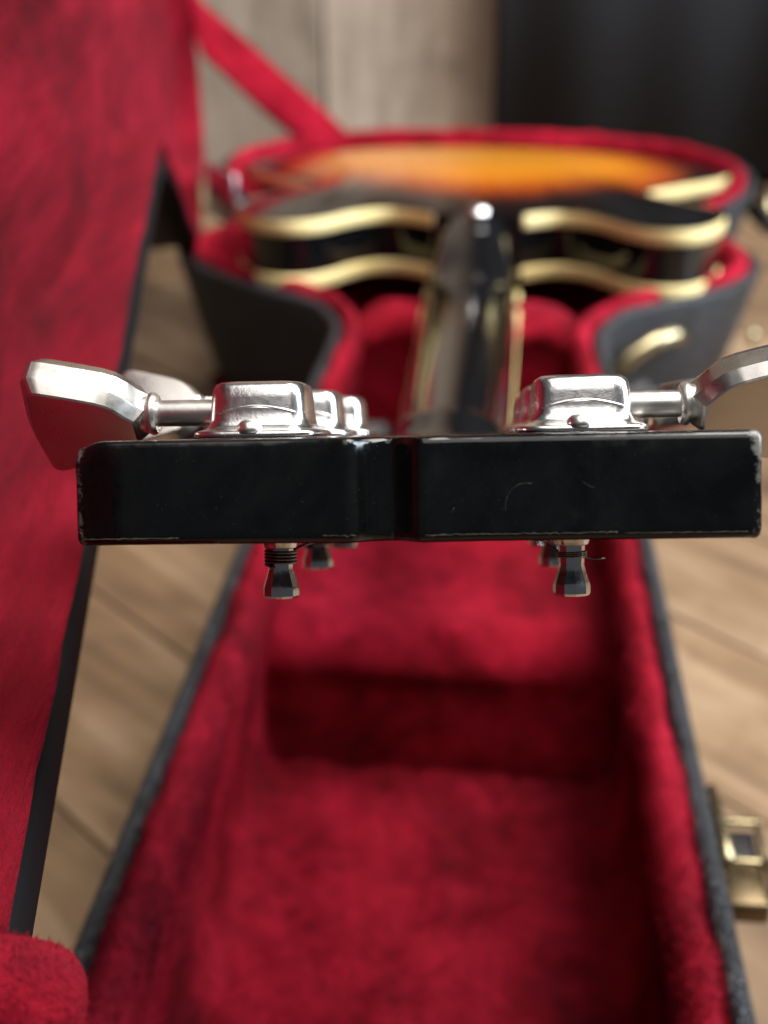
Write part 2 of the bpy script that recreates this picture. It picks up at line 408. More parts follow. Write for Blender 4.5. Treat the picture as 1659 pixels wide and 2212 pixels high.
# ---- lid, standing open on the left
lid_o = Vector((-0.0495, 0.1375, -0.14)); lp = Vector((-0.110, 1, 0)).normalized(); lq = Vector((-0.05, 0, 1)).normalized(); ln = lp.cross(lq).normalized()
lo = [(-0.030, 0.030), (-0.030, 0.010), (-0.0295, 0.003), (-0.0275, 0.0006), (-0.024, 0.0), (0.0, 0.0), (0.05, 0.0), (0.10, 0.0), (0.22, 0.0), (0.34, 0.0), (0.43, 0.0), (0.47, -0.006), (0.53, -0.026), (0.60, -0.062), (0.66, -0.092), (0.71, -0.107), (0.75, -0.104),
      (0.79, -0.094), (0.83, -0.096), (0.89, -0.104), (0.95, -0.100), (1.0, -0.075), (1.035, -0.02), (1.045, 0.0775)]
ctrl2 = lo + [(p, 0.155 - q) for p, q in lo[:-1]][::-1] + [(-0.030, 0.10), (-0.030, 0.0775), (-0.030, 0.05)]
LO = resample(catmull(ctrl2, 8), 0.007); LN = normals2(LO)
def tow_lid(u, v, z): return lid_o + lp * u + lq * v + ln * z - case_loc
LD = 0.022
def lidcut(p, off, z):
    k = 1.0 if (p[0] < 0.45 and p[1] < 0.06) else (max(0, 1 - (p[0] - 0.45) / 0.04) if p[1] < 0.06 else 0.0)
    if p[0] < -0.0265: k = 0.0
    return off if off < 0.004 else off - 0.0100 * (1 - k)
v, f = sweep([(0.0, -LD - 0.008), (0.0, -0.012), (0.0012, -0.012)], OUT=LO, NRM=LN, tow=tow_lid)
nb = len(v); v += [tow_lid(p[0], p[1], -LD - 0.008) for p in LO]; f.append(tuple(range(nb, nb + len(LO))))
lid = link('lid', pym('lid', v, f), VIN, case, label='open lid standing upright on the left, plush side facing the guitar')
v, f = sweep([(0.0142, -0.012), (0.0145, -0.0035), (0.0156, 0.0), (0.0175, 0.0012), (0.0195, -0.001), (0.0205, -0.008), (0.0210, -0.013), (0.023, -0.018), (0.028, -0.021), (0.036, -LD)], OUT=LO, NRM=LN, tow=tow_lid, jit=0.0007, sc=45, cut=lidcut)
inn = [p + nn * 0.017 for p, nn in zip(LO, LN)]
rows = []
p0, p1 = min(q[0] for q in inn) + 0.003, max(q[0] for q in inn) - 0.003
for i in range(150):
    pp = p0 + (p1 - p0) * i / 149
    qs = [q[1] for q in inn if abs(q[0] - pp) < 0.006]
    a, b = (min(qs), max(qs)) if qs else (0.05, 0.1); row = []
    for j in range(49):
        q = a + (b - a) * j / 48
        wv = tow_lid(pp, q, -LD + 0.003); wv = wv + ln * (0.004 * fbm(wv, 11, 4))
        row.append(wv)
    rows.append(row)
v, f = join((v, f), loft(rows, False))
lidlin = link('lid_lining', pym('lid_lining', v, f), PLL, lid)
v, f = sweep([(0.001, -0.0125), (-0.0004, -0.0120), (-0.0004, -0.004), (0.0002, -0.0016), (0.0030, 0.0), (0.010, 0.0), (0.0125, -0.0006), (0.0138, -0.003), (0.014, -0.02)], OUT=LO, NRM=LN, tow=tow_lid, cut=lidcut)
link('edge_trim', pym('edge_trim', v, f), TRIM, lid)
# padded end wall of the lid at the near end
pv, pf = rbox(0.066, 0.0125, 0.075, 0.0056, seg=5)
bm = bmesh.new(); vl = [bm.verts.new(q) for q in pv]; [bm.faces.new([vl[i] for i in q]) for q in pf]
bmesh.ops.subdivide_edges(bm, edges=[e for e in bm.edges if e.calc_length() > 0.008], cuts=8, use_grid_fill=True)
for q in bm.verts:
    q.co = q.co + q.co.normalized() * 0.0013 * fbm(q.co, 90)
pad = link('end_pad', mesh('end_pad', bm), PLU, lid, Matrix.Translation(Vector((-0.0722, 0.1075, -0.1485)) - case_loc) @ Matrix.Rotation(rad(8), 4, 'Y'))
# strap that holds the lid
def uv3(x, y, t):
    u_ = (x - 829.5) / FPX; v_ = (1106 - y) / FPX
    return Vector((u_, CP + v_ * SP, -SP + v_ * CP)) * t
def ribbon(cps, thick):
    """cps: list of (edge a, edge b); a strip of cloth with real thickness"""
    A = catmull([tuple(a) for a, b in cps], 8, False); B = catmull([tuple(b) for a, b in cps], 8, False); rings = []
    for i in range(len(A)):
        a, b = Vector(A[i]), Vector(B[i]); t = Vector(A[min(i + 1, len(A) - 1)]) - Vector(A[max(i - 1, 0)])
        nn = t.cross(b - a).normalized() * thick
        rings.append([a, a.lerp(b, .33) + nn * .2, a.lerp(b, .66) + nn * .2, b, b + nn, a.lerp(b, .66) + nn * 1.2, a.lerp(b, .33) + nn * 1.2, a + nn])
    return loft(rings, True, True, True)
strap = ribbon([(uv3(400, -70, 1.08), uv3(415, 40, 1.09)), (uv3(431, -5, 1.09), uv3(436, 110, 1.10)), (uv3(452, 18, 1.10), uv3(478, 152, 1.11)), (uv3(520, 76, 1.12), uv3(540, 212, 1.13)),
                (uv3(622, 168, 1.14), uv3(596, 264, 1.14)), (uv3(722, 258, 1.15), uv3(645, 305, 1.15)), (uv3(790, 330, 1.15), uv3(670, 345, 1.15))], 0.003)
link('lid_strap', pym('lid_strap', [q - case_loc for q in strap[0]], strap[1]), PLU, case)
# hinge at the left waist
h0 = case_w(-0.176, 0.878, -0.232)
hp = join(xf(rbox(0.004, 0.050, 0.036, 0.001), Matrix.Translation((0, 0, 0.006))), xf(lathe([(0.004, -0.027), (0.004, 0.027)], 12, 'X'), Matrix.Translation((0.001, 0, -0.010)) @ Matrix.Rotation(rad(90), 4, 'Z')))
link('hinge', pym('hinge', *hp), STEEL, case, Matrix.Translation(h0 - case_loc) @ Matrix.Rotation(rad(28), 4, 'Z'))
# latches: plate on the wall, loop frame folded outwards and lever
def latch(u, v, z, ang, s=1.0, full=True, tilt=0.0):
    M = Matrix.Translation(case_w(u, v, z) - case_loc) @ Matrix.Rotation(ang, 4, 'Z') @ Matrix.Rotation(tilt, 4, 'X') @ Matrix.Scale(s, 4)
    # local: x outwards, y along the wall, z up
    plate = join(xf(rbox(0.002, 0.044, 0.014, 0.0008), Matrix.Translation((0.001, -0.004, -0.014))), xf(rbox(0.016, 0.022, 0.010, 0.002), Matrix.Translation((0.0105, -0.0215, -0.018))))
    pl = link('latch', pym('latch', *plate), DBRASS if full else TAB, case, M)
    lever = tube([Vector((0.0030, -0.020, -0.0065)), Vector((0.0032, -0.0185, -0.0045)), Vector((0.0030, -0.010, -0.0035)), Vector((0.0026, 0.002, -0.003)), Vector((0.0024, 0.014, -0.0032)), Vector((0.0022, 0.021, -0.0045))], lambda t: 0.0027 - 0.0007 * t, 12)
    if not full: lever = tube([Vector((0.004, -0.021, -0.016)), Vector((0.006, -0.018, -0.009)), Vector((0.007, -0.011, -0.005)), Vector((0.007, 0.0, -0.0035)), Vector((0.007, 0.011, -0.005)), Vector((0.005, 0.017, -0.009))], lambda t: 0.0036, 12)
    link('latch_lever', pym('latch_lever', *lever), BRASS, pl)
    if full:
        fr = join(xf(rbox(0.0026, 0.024, 0.003, 0.001), Matrix.Translation((0.0195, 0.0015, -0.0135))), xf(rbox(0.018, 0.0034, 0.0032, 0.0012), Matrix.Translation((0.0125, -0.0095, -0.0135))),
                  xf(rbox(0.018, 0.003, 0.003, 0.001), Matrix.Translation((0.0125, 0.0125, -0.0135))), tube([Vector((0.0195, -0.030, -0.012)), Vector((0.0200, -0.024, -0.0105)), Vector((0.0200, -0.018, -0.0105)), Vector((0.0195, -0.0095, -0.0125))], 0.0021, 8))
        link('latch_loop', pym('latch_loop', *fr), BRASS, pl)
        link('catch_plate', pym('catch_plate', *rbox(0.014, 0.019, 0.002, 0.0006)), TAB, pl, Matrix.Translation((0.0115, 0.0015, -0.0175)))
latch(0.0822, 0.291, -0.247, rad(-5.15), 0.74)
latch(0.0965, 0.7035, -0.252, rad(-62), 1.35, False, rad(15))
latch(0.2105, 1.03, -0.25, rad(0), 1.2, False)
stud = lathe([(0.001, 0.0), (0.005, 0.0005), (0.0055, 0.002), (0.004, 0.004), (0.0005, 0.005)], 16, 'X')
link('brass_stud', pym('brass_stud', *stud), BRASS, case, Matrix.Translation(case_w(0.1755, 0.79, -0.285) - case_loc) @ Matrix.Rotation(rad(-40), 4, 'Z'))

# ------------------------------------------------------------------ the guitar
GO = Vector((0.0037, 0.1520, -0.0697)); GYAW = rad(-4.73)
guitar = thing('electric_guitar', case_w(0.0, 0.95, -0.29), 'sunburst hollow electric guitar lying face down, black headstock end toward the viewer', 'electric guitar')
gl = guitar.location
HM = Matrix.Translation(GO - gl) @ Matrix.Rotation(GYAW, 4, 'Z') @ Matrix.Rotation(rad(-24.4), 4, 'X') @ Matrix.Rotation(rad(-3.0), 4, 'Y')
GM = Matrix.Translation(Vector((GO.x, GO.y, 0)) - gl) @ Matrix.Rotation(GYAW, 4, 'Z')      # x across, y along, z = world height
mm = 0.001
TH = 13.8 * mm
# headstock: plan outline (x, y), open-book tip
tipL = [(-44.9, 3.0), (-44.85, 1.2), (-44.6, 0.45), (-44.0, 0.1), (-40, 0.0), (-30, 0.15), (-22, 0.1), (-16, -0.1), (-12, -0.5), (-10, -0.9), (-8.8, -1.15), (-8.0, -1.0), (-7.3, -0.4), (-6.5, 0.5), (-5.4, 1.4), (-4.2, 2.0), (-3.2, 2.3)]
tipR = [(-2.4, 2.0), (-1.6, 1.3), (-0.9, 0.4), (-0.2, -0.4), (0.5, -0.95), (1.3, -1.2), (2.4, -1.1), (4.5, -0.7), (9, -0.3), (15, -0.1), (25, 0.1), (36, 0.0), (43.2, 0.1), (44.1, 0.45), (44.4, 1.2), (44.45, 3.0)]
sideR = [(42.6, 9), (39.5, 20), (37.5, 35), (36.5, 60), (35.3, 90), (34, 118), (31.5, 134), (25, 148), (18.5, 158), (17.0, 176)]
outl = [Vector((x * mm, y * mm)) for x, y in (tipL + tipR + sideR + [(-x, y) for x, y in sideR[::-1]])]
outl = resample([tuple(p) for p in outl], 0.00045); on = normals2(outl)
prof = [(1.3 * mm, 0.0), (0.8 * mm, -0.06 * mm), (0.40 * mm, -0.24 * mm), (0.13 * mm, -0.56 * mm), (0.0, -1.1 * mm), (0.0, -3 * mm), (0.0, -5 * mm), (0.0, -7 * mm), (0.0, -9 * mm), (0.0, -10.5 * mm), (0.0, -TH + 1.6 * mm), (0.02 * mm, -TH + 0.9 * mm), (0.25 * mm, -TH + 0.35 * mm), (0.7 * mm, -TH + 0.05 * mm), (1.2 * mm, -TH)]
edgew = [0.35, 0.55, 0.8, 0.75, 0.45, 0.12, 0.0, 0.0, 0.0, 0.1, 0.25, 0.6, 0.55, 0.3, 0.2]
rings = []; ew = []
for (off, z), e in zip(prof, edgew):
    ring = []
    for p, nn in zip(outl, on):
        # chips at the top left and the two end corners, a wavering arris elsewhere
        c = max(math.exp(-(((p.x + 0.0442) / 0.0012) ** 2)), math.exp(-(((p.x - 0.0438) / 0.0012) ** 2))) * (1 if p.y < 0.006 else 0)
        k = noise.noise(Vector((p.x * 900, p.y * 900, z * 900))) * 0.00016 * (c + 0.25 * e)
        drop = 0.0009 * math.exp(-((p.x + 0.0442) / 0.0016) ** 2) * (1 if z > -2 * mm and p.y < 0.006 else 0)
        q = p + nn * (off + k + drop * 0.4)
        ring.append(Vector((q.x, q.y, z - drop + k))); glint = sum(math.exp(-((p.x * 1000 - q0) / 0.22) ** 2) for q0 in (-8.2, -3.0, 0.5)) if p.y < 0.006 else 0  # upright highlights beside the notch, painted in through the edge mask
        ew.append(min(1.0, 0.62 * e + 0.80 * c + 0.40 * glint))
    rings.append(ring)
v, f = loft(rings, True, True, True)
# keep attribute order: build without recalc merging
me = pym('headstock', v, f)
at = me.attributes.new('edge', 'FLOAT', 'POINT'); at.data.foreach_set('value', ew)
hs = sharp(link('headstock', me, HST, guitar, HM), 50)
# seam of bare wood along the lower edge of the end face (thin worn lines) and scratches
def line_on_tip(pts, r, name, mat, parent):
    # pts in (x mm, z mm) on the end face; follows its outline
    P = []
    for x, z in pts:
        c = min((q for q in outl if q.y < 0.006), key=lambda q: abs(q.x - x * mm))
        P.append(Vector((x * mm, c.y - 0.00001, z * mm)))
    v, f = tube(P, lambda t: r * (0.35 + 1.1 * abs(noise.noise(Vector((t * 37 + pts[0][0], 3.1, 0)))) * 1.6), 6); return link(name, pym(name, v, f), mat, parent, HM)
def wav(x0, x1, z, a, n):
    return [(x0 + (x1 - x0) * i / n, z + a * (noise.noise(Vector((x0 + i * 0.9, z, 0))))) for i in range(n + 1)]
for nm, pts, r in [('finish_wear', wav(-43.6, -31, -12.9, 0.12, 24), 0.00010), ('finish_wear', wav(1.5, 26, -12.8, 0.2, 60), 0.00009), ('finish_wear', wav(27, 42.5, -12.9, 0.1, 30), 0.00006), ('finish_wear', wav(-12, -7.5, -12.75, 0.25, 16), 0.00009)]:
    line_on_tip(pts, r, nm, SEAM, guitar)
sc = []
for i in range(15):
    a = rad(200 - 130 * i / 14); sc.append((14.1 + 2.4 * math.cos(a) + 0.4 * i / 14, -9.1 + 2.8 * math.sin(a)))
for nm, pts, r in [('scratch', sc, 0.00005), ('scratch', [(21.6, -6.2), (22.6, -6.9), (23.2, -7.0)], 0.00003), ('scratch', [(4.6, -10.2), (5.0, -9.7), (5.2, -9.3)], 0.00005)]:
    line_on_tip(pts, r, nm, SCR, guitar)

# ---- tuners
def superring(hx, hy, z, n=36, e=5.0):
    r = []
    for k in range(n):
        a = 2 * math.pi * k / n; c, s = math.cos(a), math.sin(a)
        r.append(Vector((hx * math.copysign(abs(c) ** (2 / e), c), hy * math.copysign(abs(s) ** (2 / e), s), z)))
    return r
def housing():
    lay = [(9.0, 10.4, 0.0), (9.2, 10.6, 0.3), (9.1, 10.5, 0.75), (8.7, 10.0, 1.0), (7.8, 8.9, 1.25), (7.3, 8.2, 1.8), (7.1, 7.8, 2.6), (7.0, 7.6, 3.8), (6.85, 7.4, 5.6), (6.65, 7.15, 6.9), (6.3, 6.8, 7.5), (5.6, 6.1, 7.88), (4.4, 4.9, 8.0), (2, 2.4, 8.05)]
    rings = [superring(a * mm, b * mm, z * mm, 44, 5.5) for a, b, z in lay]
    v, f = loft(rings, True, True, True)
    arc = [Vector(((-5.6 + 11.2 * i / 20) * mm, (-7.50 + (0.16 if abs(i - 10) > 8 else 0)) * mm, (3.4 + 1.0 * math.sin(math.pi * i / 20)) * mm)) for i in range(21)]
    return join((v, f), tube(arc, 0.00022, 6))
def plate_screw():
    d = lathe([(1.8, 0.6), (1.8, 1.2), (1.65, 1.8), (1.2, 2.25), (0.6, 2.5), (0.05, 2.55)], 24)
    return [Vector((q.x * mm - 0.0006, q.y * mm - 0.0092, q.z * mm)) for q in d[0]], d[1]
def button_mesh():
    # outline (a outwards along the shaft, b across), lofted through bevelled layers
    o = [(0.2, 2.4), (1.2, 3.2), (2.6, 4.8), (4.0, 6.0), (6.0, 6.9), (9.0, 7.8), (12.0, 8.6), (14.8, 9.3), (16.0, 9.4), (16.9, 8.6)]
    end = [(17.5, 4.0), (17.8, 1.5), (17.8, -1.5), (17.5, -4.0)]
    pts = o + end + [(a, -b) for a, b in o[::-1]]
    P = [Vector(q) for q in pts]; P2 = resample([tuple(q) for q in P], 0.5); N2 = normals2(P2)
    lay = [(2.2, -3.3), (1.5, -3.25), (1.2, -3.05), (0.15, -1.65), (0.0, -1.4), (0.0, 1.4), (0.15, 1.65), (1.2, 3.05), (1.5, 3.25), (2.2, 3.3)]
    rings = []
    for off, c in lay:
        ring = []
        for p, nn in zip(P2, N2):
            q = Vector((9 + (p[0] - 9) * (1 - off / 9), p[1] * (1 - off / 9.4)))
            tc = c * 1.18
            ring.append(Vector((q[0] * mm, -tc * mm, q[1] * mm)))
        rings.append(ring)
    return loft(rings, True, True, True)
def shaft():
    return join(lathe([(1.95 * mm, -0.5 * mm), (1.95 * mm, 12.0 * mm)], 28, 'X'), lathe([(2.1 * mm, 10.6 * mm), (2.8 * mm, 10.7 * mm), (3.15 * mm, 11.2 * mm), (3.15 * mm, 11.7 * mm), (2.8 * mm, 12.2 * mm), (2.9 * mm, 13.1 * mm)], 28, 'X'))
def post():
    body = lathe([(1.95 * mm, 0.5 * mm), (1.95 * mm, -2.6 * mm), (1.85 * mm, -4.7 * mm), (1.8 * mm, -5.3 * mm), (2.1 * mm, -6.4 * mm), (2.55 * mm, -7.8 * mm), (2.7 * mm, -8.3 * mm), (2.7 * mm, -9.4 * mm), (2.45 * mm, -9.75 * mm), (0.6 * mm, -9.8 * mm)], 10)
    return body
def bushing():
    return lathe([(3.3 * mm, 0.6 * mm), (3.3 * mm, -0.5 * mm), (2.95 * mm, -0.9 * mm), (2.45 * mm, -2.3 * mm), (2.2 * mm, -2.45 * mm), (1.9 * mm, -2.5 * mm)], 20)
def wrap(turns, wr, z0, tail, sgn):
    R = 1.98 * mm + wr; P = []; n = int(turns * 28)
    for i in range(n + 1):
        a = sgn * 2 * math.pi * i / 28 + (0.3 if sgn > 0 else math.pi - 0.3); P.append(Vector((R * math.cos(a), R * math.sin(a), z0 - 2.06 * wr * i / 28)))
    p = P[-1]
    P += [p + Vector((0.5, -0.5, -0.15)) * mm, p + Vector((1.5 * tail, -0.8, -0.3)) * mm, p + Vector((2.9 * tail, -0.5, -0.2)) * mm]
    return P
HOUS = pym('tuner', *housing()); HOUS.materials.append(CAST)
SCW = pym('plate_screw', *plate_screw()); SCW.materials.append(SATIN)
BUT = pym('button', *button_mesh(), False)
for p_ in BUT.polygons: p_.use_smooth = True
BUT.set_sharp_from_angle(angle=rad(18)); BUT.materials.append(BUTM)
SHA = pym('shaft', *shaft()); SHA.materials.append(SATIN); SHA.set_sharp_from_angle(angle=rad(40))
PST = pym('string_post', *post(), False); PST.materials.append(POST)
for p_ in PST.polygons: p_.use_smooth = True
PST.set_sharp_from_angle(angle=rad(28))
BUS = pym('bushing', *bushing()); BUS.materials.append(POST); BUS.set_sharp_from_angle(angle=rad(35))
rot = {(-1, 0): -46, (-1, 1): 34, (-1, 2): -84, (1, 0): -36, (1, 1): -80, (1, 2): 75}
gau = {(-1, 0): 0.24, (-1, 1): 0.33, (-1, 2): 0.45, (1, 0): 0.135, (1, 1): 0.18, (1, 2): 0.24}
NUTY = 0.1775
for sd in (-1, 1):
    for i in range(3):
        tx, ty = sd * (21.9 - 0.25 * i) * mm, (22 + 41 * i) * mm
        M = HM @ Matrix.Translation((tx, ty, 0.15 * mm)) @ (Matrix.Translation((sd * 1.0 * mm, 0, 0)))
        t = link('tuner', HOUS, None, guitar, M)
        link('plate_screw', SCW, None, t)
        flip = Matrix.Rotation(math.pi, 4, 'Z') if sd < 0 else Matrix.Identity(4)
        dl = -1.5 if sd < 0 else -3.0
        s = link('shaft', SHA, None, t, Matrix.Translation((sd * (6.6 + dl) * mm, 0, 3.75 * mm)) @ flip)
        # broad faces: rotate about the shaft
        ra = rad(rot[(sd, i)]) * sd
        b = link('button', BUT, None, t, Matrix.Translation((sd * (18.6 + dl) * mm, 0, 3.75 * mm)) @ Matrix.Rotation(-ra * sd, 4, 'X') @ (Matrix.Scale(-1, 4, (1, 0, 0)) if sd < 0 else Matrix.Identity(4)))
        off = (1.9 if sd < 0 else -1.3) * mm
        link('bushing', BUS, None, t, Matrix.Translation((off, 0, -TH - 0.15 * mm)))
        link('string_post', PST, None, t, Matrix.Translation((off, 0, -TH - 0.15 * mm)) @ Matrix.Rotation(rad(11 + 40 * i + 17 * sd), 4, 'Z'))
        wr = gau[(sd, i)] * mm
        P = wrap((4.6 if sd < 0 else 3.4), wr, (-2.6 if sd < 0 else -3.3) * mm, (0.25 if sd < 0 else 1.0), sd * -1)
        # lead to the nut slot
        sx = sd * (15.5 - 5.8 * (2 - i) if False else (4.0 + 5.2 * (2 - i) * 0 + 5.0 * (2 - i)))*1.0 * mm
        sx = sd * (3.0 + 5.0 * i if False else 13.0 - 5.0 * i if False else (13.0 - (2 - i) * 0 - i * 0)) * mm if False else sd * (3.0 + 5.0 * (0 if i == 0 else 1 if i == 1 else 2)) * mm
        lead = Vector((sx - tx, NUTY - ty, -1.2 * mm))
        p0 = P[0]; st = [lead, lead.lerp(p0, 0.5), lead.lerp(p0, 0.9)]
        v, f = tube(st + P, wr, 7); 
        link('string_winding', pym('string_winding', v, f), WIRE, t, Matrix.Translation((off, 0, -TH - 0.15 * mm)))
        # fixing screw beyond each housing is the dome on the plate

# ---- neck, volute and heel: one lofted surface
def zf(y): return -0.1655 - 0.20 * (y - 0.175)          # fingerboard glue line
def wn(y):
    return np.interp(y, [0.13, 0.150, 0.1600, 0.1985, 0.45, 0.56, 0.62], [0.031, 0.022, 0.0175, 0.0172, 0.0242, 0.0275, 0.0285])
def zb(y):
    head = -0.0697 - math.tan(rad(24.4)) * y
    ys = [0.128, 0.136, 0.146, 0.154, 0.162, 0.170, 0.180, 0.20, 0.25, 0.40, 0.44, 0.48, 0.52, 0.56, 0.585, 0.602, 0.615]
    zs = [head if y < 0.14 else 0, 0, 0, 0, 0, 0, 0, 0, 0, 0, 0, 0, 0, 0, 0, 0, 0]
    hz = lambda q: -0.0697 - math.tan(rad(24.4)) * q
    tab = {0.128: hz(0.128) - 0.0006, 0.136: hz(0.136) + 0.0004, 0.146: hz(0.146) + 0.0036, 0.154: hz(0.154) + 0.0068, 0.162: hz(0.162) + 0.0082, 0.170: hz(0.170) + 0.0064, 0.180: -0.1465,
           0.20: -0.1515, 0.30: -0.1711, 0.40: -0.1905, 0.46: -0.2022, 0.485: -0.2074, 0.505: -0.2118, 0.52: -0.2136, 0.53: -0.2134, 0.54: -0.2110, 0.55: -0.2080, 0.565: -0.2057, 0.585: -0.2050, 0.602: -0.2050, 0.615: -0.2050}
    kk = sorted(tab); return float(np.interp(y, kk, [tab[q] for q in kk]))
ys = np.concatenate([np.linspace(0.128, 0.185, 30), np.linspace(0.19, 0.615, 60)])
zbs = np.array([zb(y) for y in ys])
zs2 = zbs.copy()
for _ in range(2): zs2[1:-1] = (zs2[:-2] + 2 * zs2[1:-1] + zs2[2:]) / 4
rings = []
for y, z in zip(ys, zs2):
    wd = wn(y); ring = []
    if y < 0.16: zl = z - 0.012
    else: zl = zf(y)
    vol = y < 0.172
    for k in range(33):
        a = math.pi * k / 32; c, s = math.cos(a), math.sin(a)
        e = 0.93 if y < 0.47 else 0.93 - 0.32 * min(1, (y - 0.47) / 0.06)
        wloc = wd * (1.0 if y < 0.45 else 1 - 0.12 * min(1, (y - 0.45) / 0.12))
        if vol: wloc = min(wd, 0.0165)
        ring.append(Vector((math.copysign(abs(c) ** e, c) * wloc, y, zl + (z - zl) * s ** e)))
    ring.append(Vector((0, y, zl)))
    rings.append(ring)
v, f = loft(rings, True, True, True)
link('neck', pym('neck', v, f), LAQ, guitar, GM)
# fingerboard with cream edge binding
def bar(ya, yb, inset, z_hi, z_lo, n=40):
    rings = []
    for i in range(n + 1):
        y = ya + (yb - ya) * i / n; wd = wn(y) + inset; zt = zf(y) + z_hi; zl = zf(y) + z_lo
        rings.append([Vector((-wd, y, zt)), Vector((wd, y, zt)), Vector((wd, y, zl)), Vector((-wd, y, zl))])
    return loft(rings, True, True, True)
link('fingerboard', pym('fingerboard', *bar(0.178, 0.625, -0.0032, -0.0002, -0.0062), False), m_plain('dark_rosewood', (0.02, 0.012, 0.009), 0.45), guitar, GM)
for sd in (-1, 1):
    rings = []
    for i in range(41):
        y = 0.178 + 0.447 * i / 40; wd = wn(y)
        a, b = sd * (wd - 0.003), sd * (wd + 0.0004)
        zt, zl = zf(y) + 0.0002, zf(y) - 0.0060
        rings.append([Vector((a, y, zt)), Vector((b, y, zt)), Vector((sd * (wd - 0.0016), y, zl)), Vector((a, y, zl))])
    link('neck_binding', pym('neck_binding', *loft(rings, True, True, True), False), BIN, guitar, GM)
# strings along the board
for sd in (-1, 1):
    for i in range(3):
        x0 = sd * (3.0 + 5.0 * i) * mm; a = HM @ Vector((x0, NUTY, -TH - 1.2 * mm)); b = GM @ Vector((sd * (5 + 10.0 * i) * mm * 0.55, 0.62, zf(0.62) - 0.011))
        v, f = tube([a, a.lerp(b, 0.5), b], gau[(sd, 2 - i)] * mm, 6); link('string', pym('string', v, f), WIRE, guitar)
nut = bar(0.1745, 0.178, 0.0, 0.001, -0.0075, 1); link('nut', pym('nut', *nut, False), BIN, guitar, GM)

# ---- body (case-frame plan coordinates: same axis)
hb = [(0.026, 0.772), (0.036, 0.784), (0.050, 0.7925), (0.064, 0.788), (0.076, 0.772), (0.086, 0.748), (0.097, 0.7325), (0.110, 0.7275), (0.124, 0.733), (0.136, 0.752), (0.1475, 0.785), (0.1495, 0.815), (0.140, 0.842),
      (0.122, 0.862), (0.113, 0.880), (0.114, 0.902), (0.126, 0.925), (0.150, 0.958), (0.176, 0.995), (0.188, 1.03), (0.188, 1.06), (0.176, 1.092), (0.145, 1.122), (0.095, 1.140), (0.045, 1.146)]
ctrl = hb + [(0.0, 1.147)] + [(-u, v) for u, v in hb[::-1]]
bo = catmull(ctrl, 8, False); BO = resample([tuple(p) for p in bo], 0.0035); BN = normals2(BO)
BSL = 0.13
def zback(v): return -0.2046 - BSL * (v - 0.755)
def zfront(v): return zback(v) - 0.0415
gc = lambda u, v, z: case_w(u + 0.0015, v, z) - gl
# sides
ring_prof = [(0.0005, -0.0005), (0.0005, -0.010), (0.0005, -0.020), (0.0005, -0.031), (0.0005, -0.041)]
rings = [[gc(*(p + nn * o), zback(p[1]) + h) for p, nn in zip(BO, BN)] for o, h in ring_prof]
v, f = loft(rings, True)
body = link('body', pym('body', v, f), LAQ, guitar)
# carved back and front: arch height from a pressure-membrane solve over the outline
def membrane(poly, step=0.003):
    P = np.array([(p[0], p[1]) for p in poly]); x0, y0 = P.min(0) - step * 2; nx, ny = [int(q) + 5 for q in (P.max(0) - P.min(0)) / step]
    X, Y = np.meshgrid(x0 + step * np.arange(nx), y0 + step * np.arange(ny)); ins = np.zeros(X.shape, bool)
    for (ax_, ay_), (bx_, by_) in zip(P, np.roll(P, -1, 0)):
        c = ((ay_ > Y) != (by_ > Y)); xi = ax_ + (Y - ay_) * (bx_ - ax_) / (by_ - ay_ + 1e-12); ins ^= c & (X < xi)
    h = np.zeros(X.shape)
    for _ in range(2500):
        n_ = h.copy(); n_[1:-1, 1:-1] = (h[:-2, 1:-1] + h[2:, 1:-1] + h[1:-1, :-2] + h[1:-1, 2:]) / 4 + step * step; h = n_ * ins
    h /= h.max()
    def f(u, v):
        a, b = (u - x0) / step, (v - y0) / step; i, j = int(a), int(b); a -= i; b -= j
        if not (0 <= i < nx - 1 and 0 <= j < ny - 1): return 0.0
        return float((h[j, i] * (1 - a) + h[j, i + 1] * a) * (1 - b) + (h[j + 1, i] * (1 - a) + h[j + 1, i + 1] * a) * b)
    return f
ARCH = membrane(BO)
cen = Vector((0.0, 0.985))
def plate(sign):
    rings = []; bur = []
    R = [1.0, 0.985, 0.96, 0.92, 0.87, 0.81, 0.75, 0.68, 0.6, 0.5, 0.4, 0.3, 0.2, 0.1, 0.02]
    for r in R:
        ring = []
        for p, nn in zip(BO, BN):
            q = cen + (p - nn * 0.0008 - cen) * r
            dome = 0.0004 + (0.0165 * ARCH(q[0], q[1]) ** 0.9 if r < 1 else 0)
            z = (zback(q[1]) + dome) if sign > 0 else (zfront(q[1]) - dome)
            ring.append(gc(q[0], q[1], z)); bur.append(min(1.0, max(0.82 * (abs(q[0] / 0.165) ** 1.6 + abs((q[1] - 0.985) / 0.20) ** 1.6) ** 0.625, (r - 0.90) * 9)))
        rings.append(ring)
    v, f = loft(rings, True, False, True); return v, f, bur
v, f, bur = plate(1); me = pym('back', v, f); at = me.attributes.new('burst', 'FLOAT', 'POINT'); at.data.foreach_set('value', bur)
link('back', me, BUR, body)
v, f, bur = plate(-1); me = pym('top', v, f); at = me.attributes.new('burst', 'FLOAT', 'POINT'); at.data.foreach_set('value', bur)
link('top', me, BUR, body)
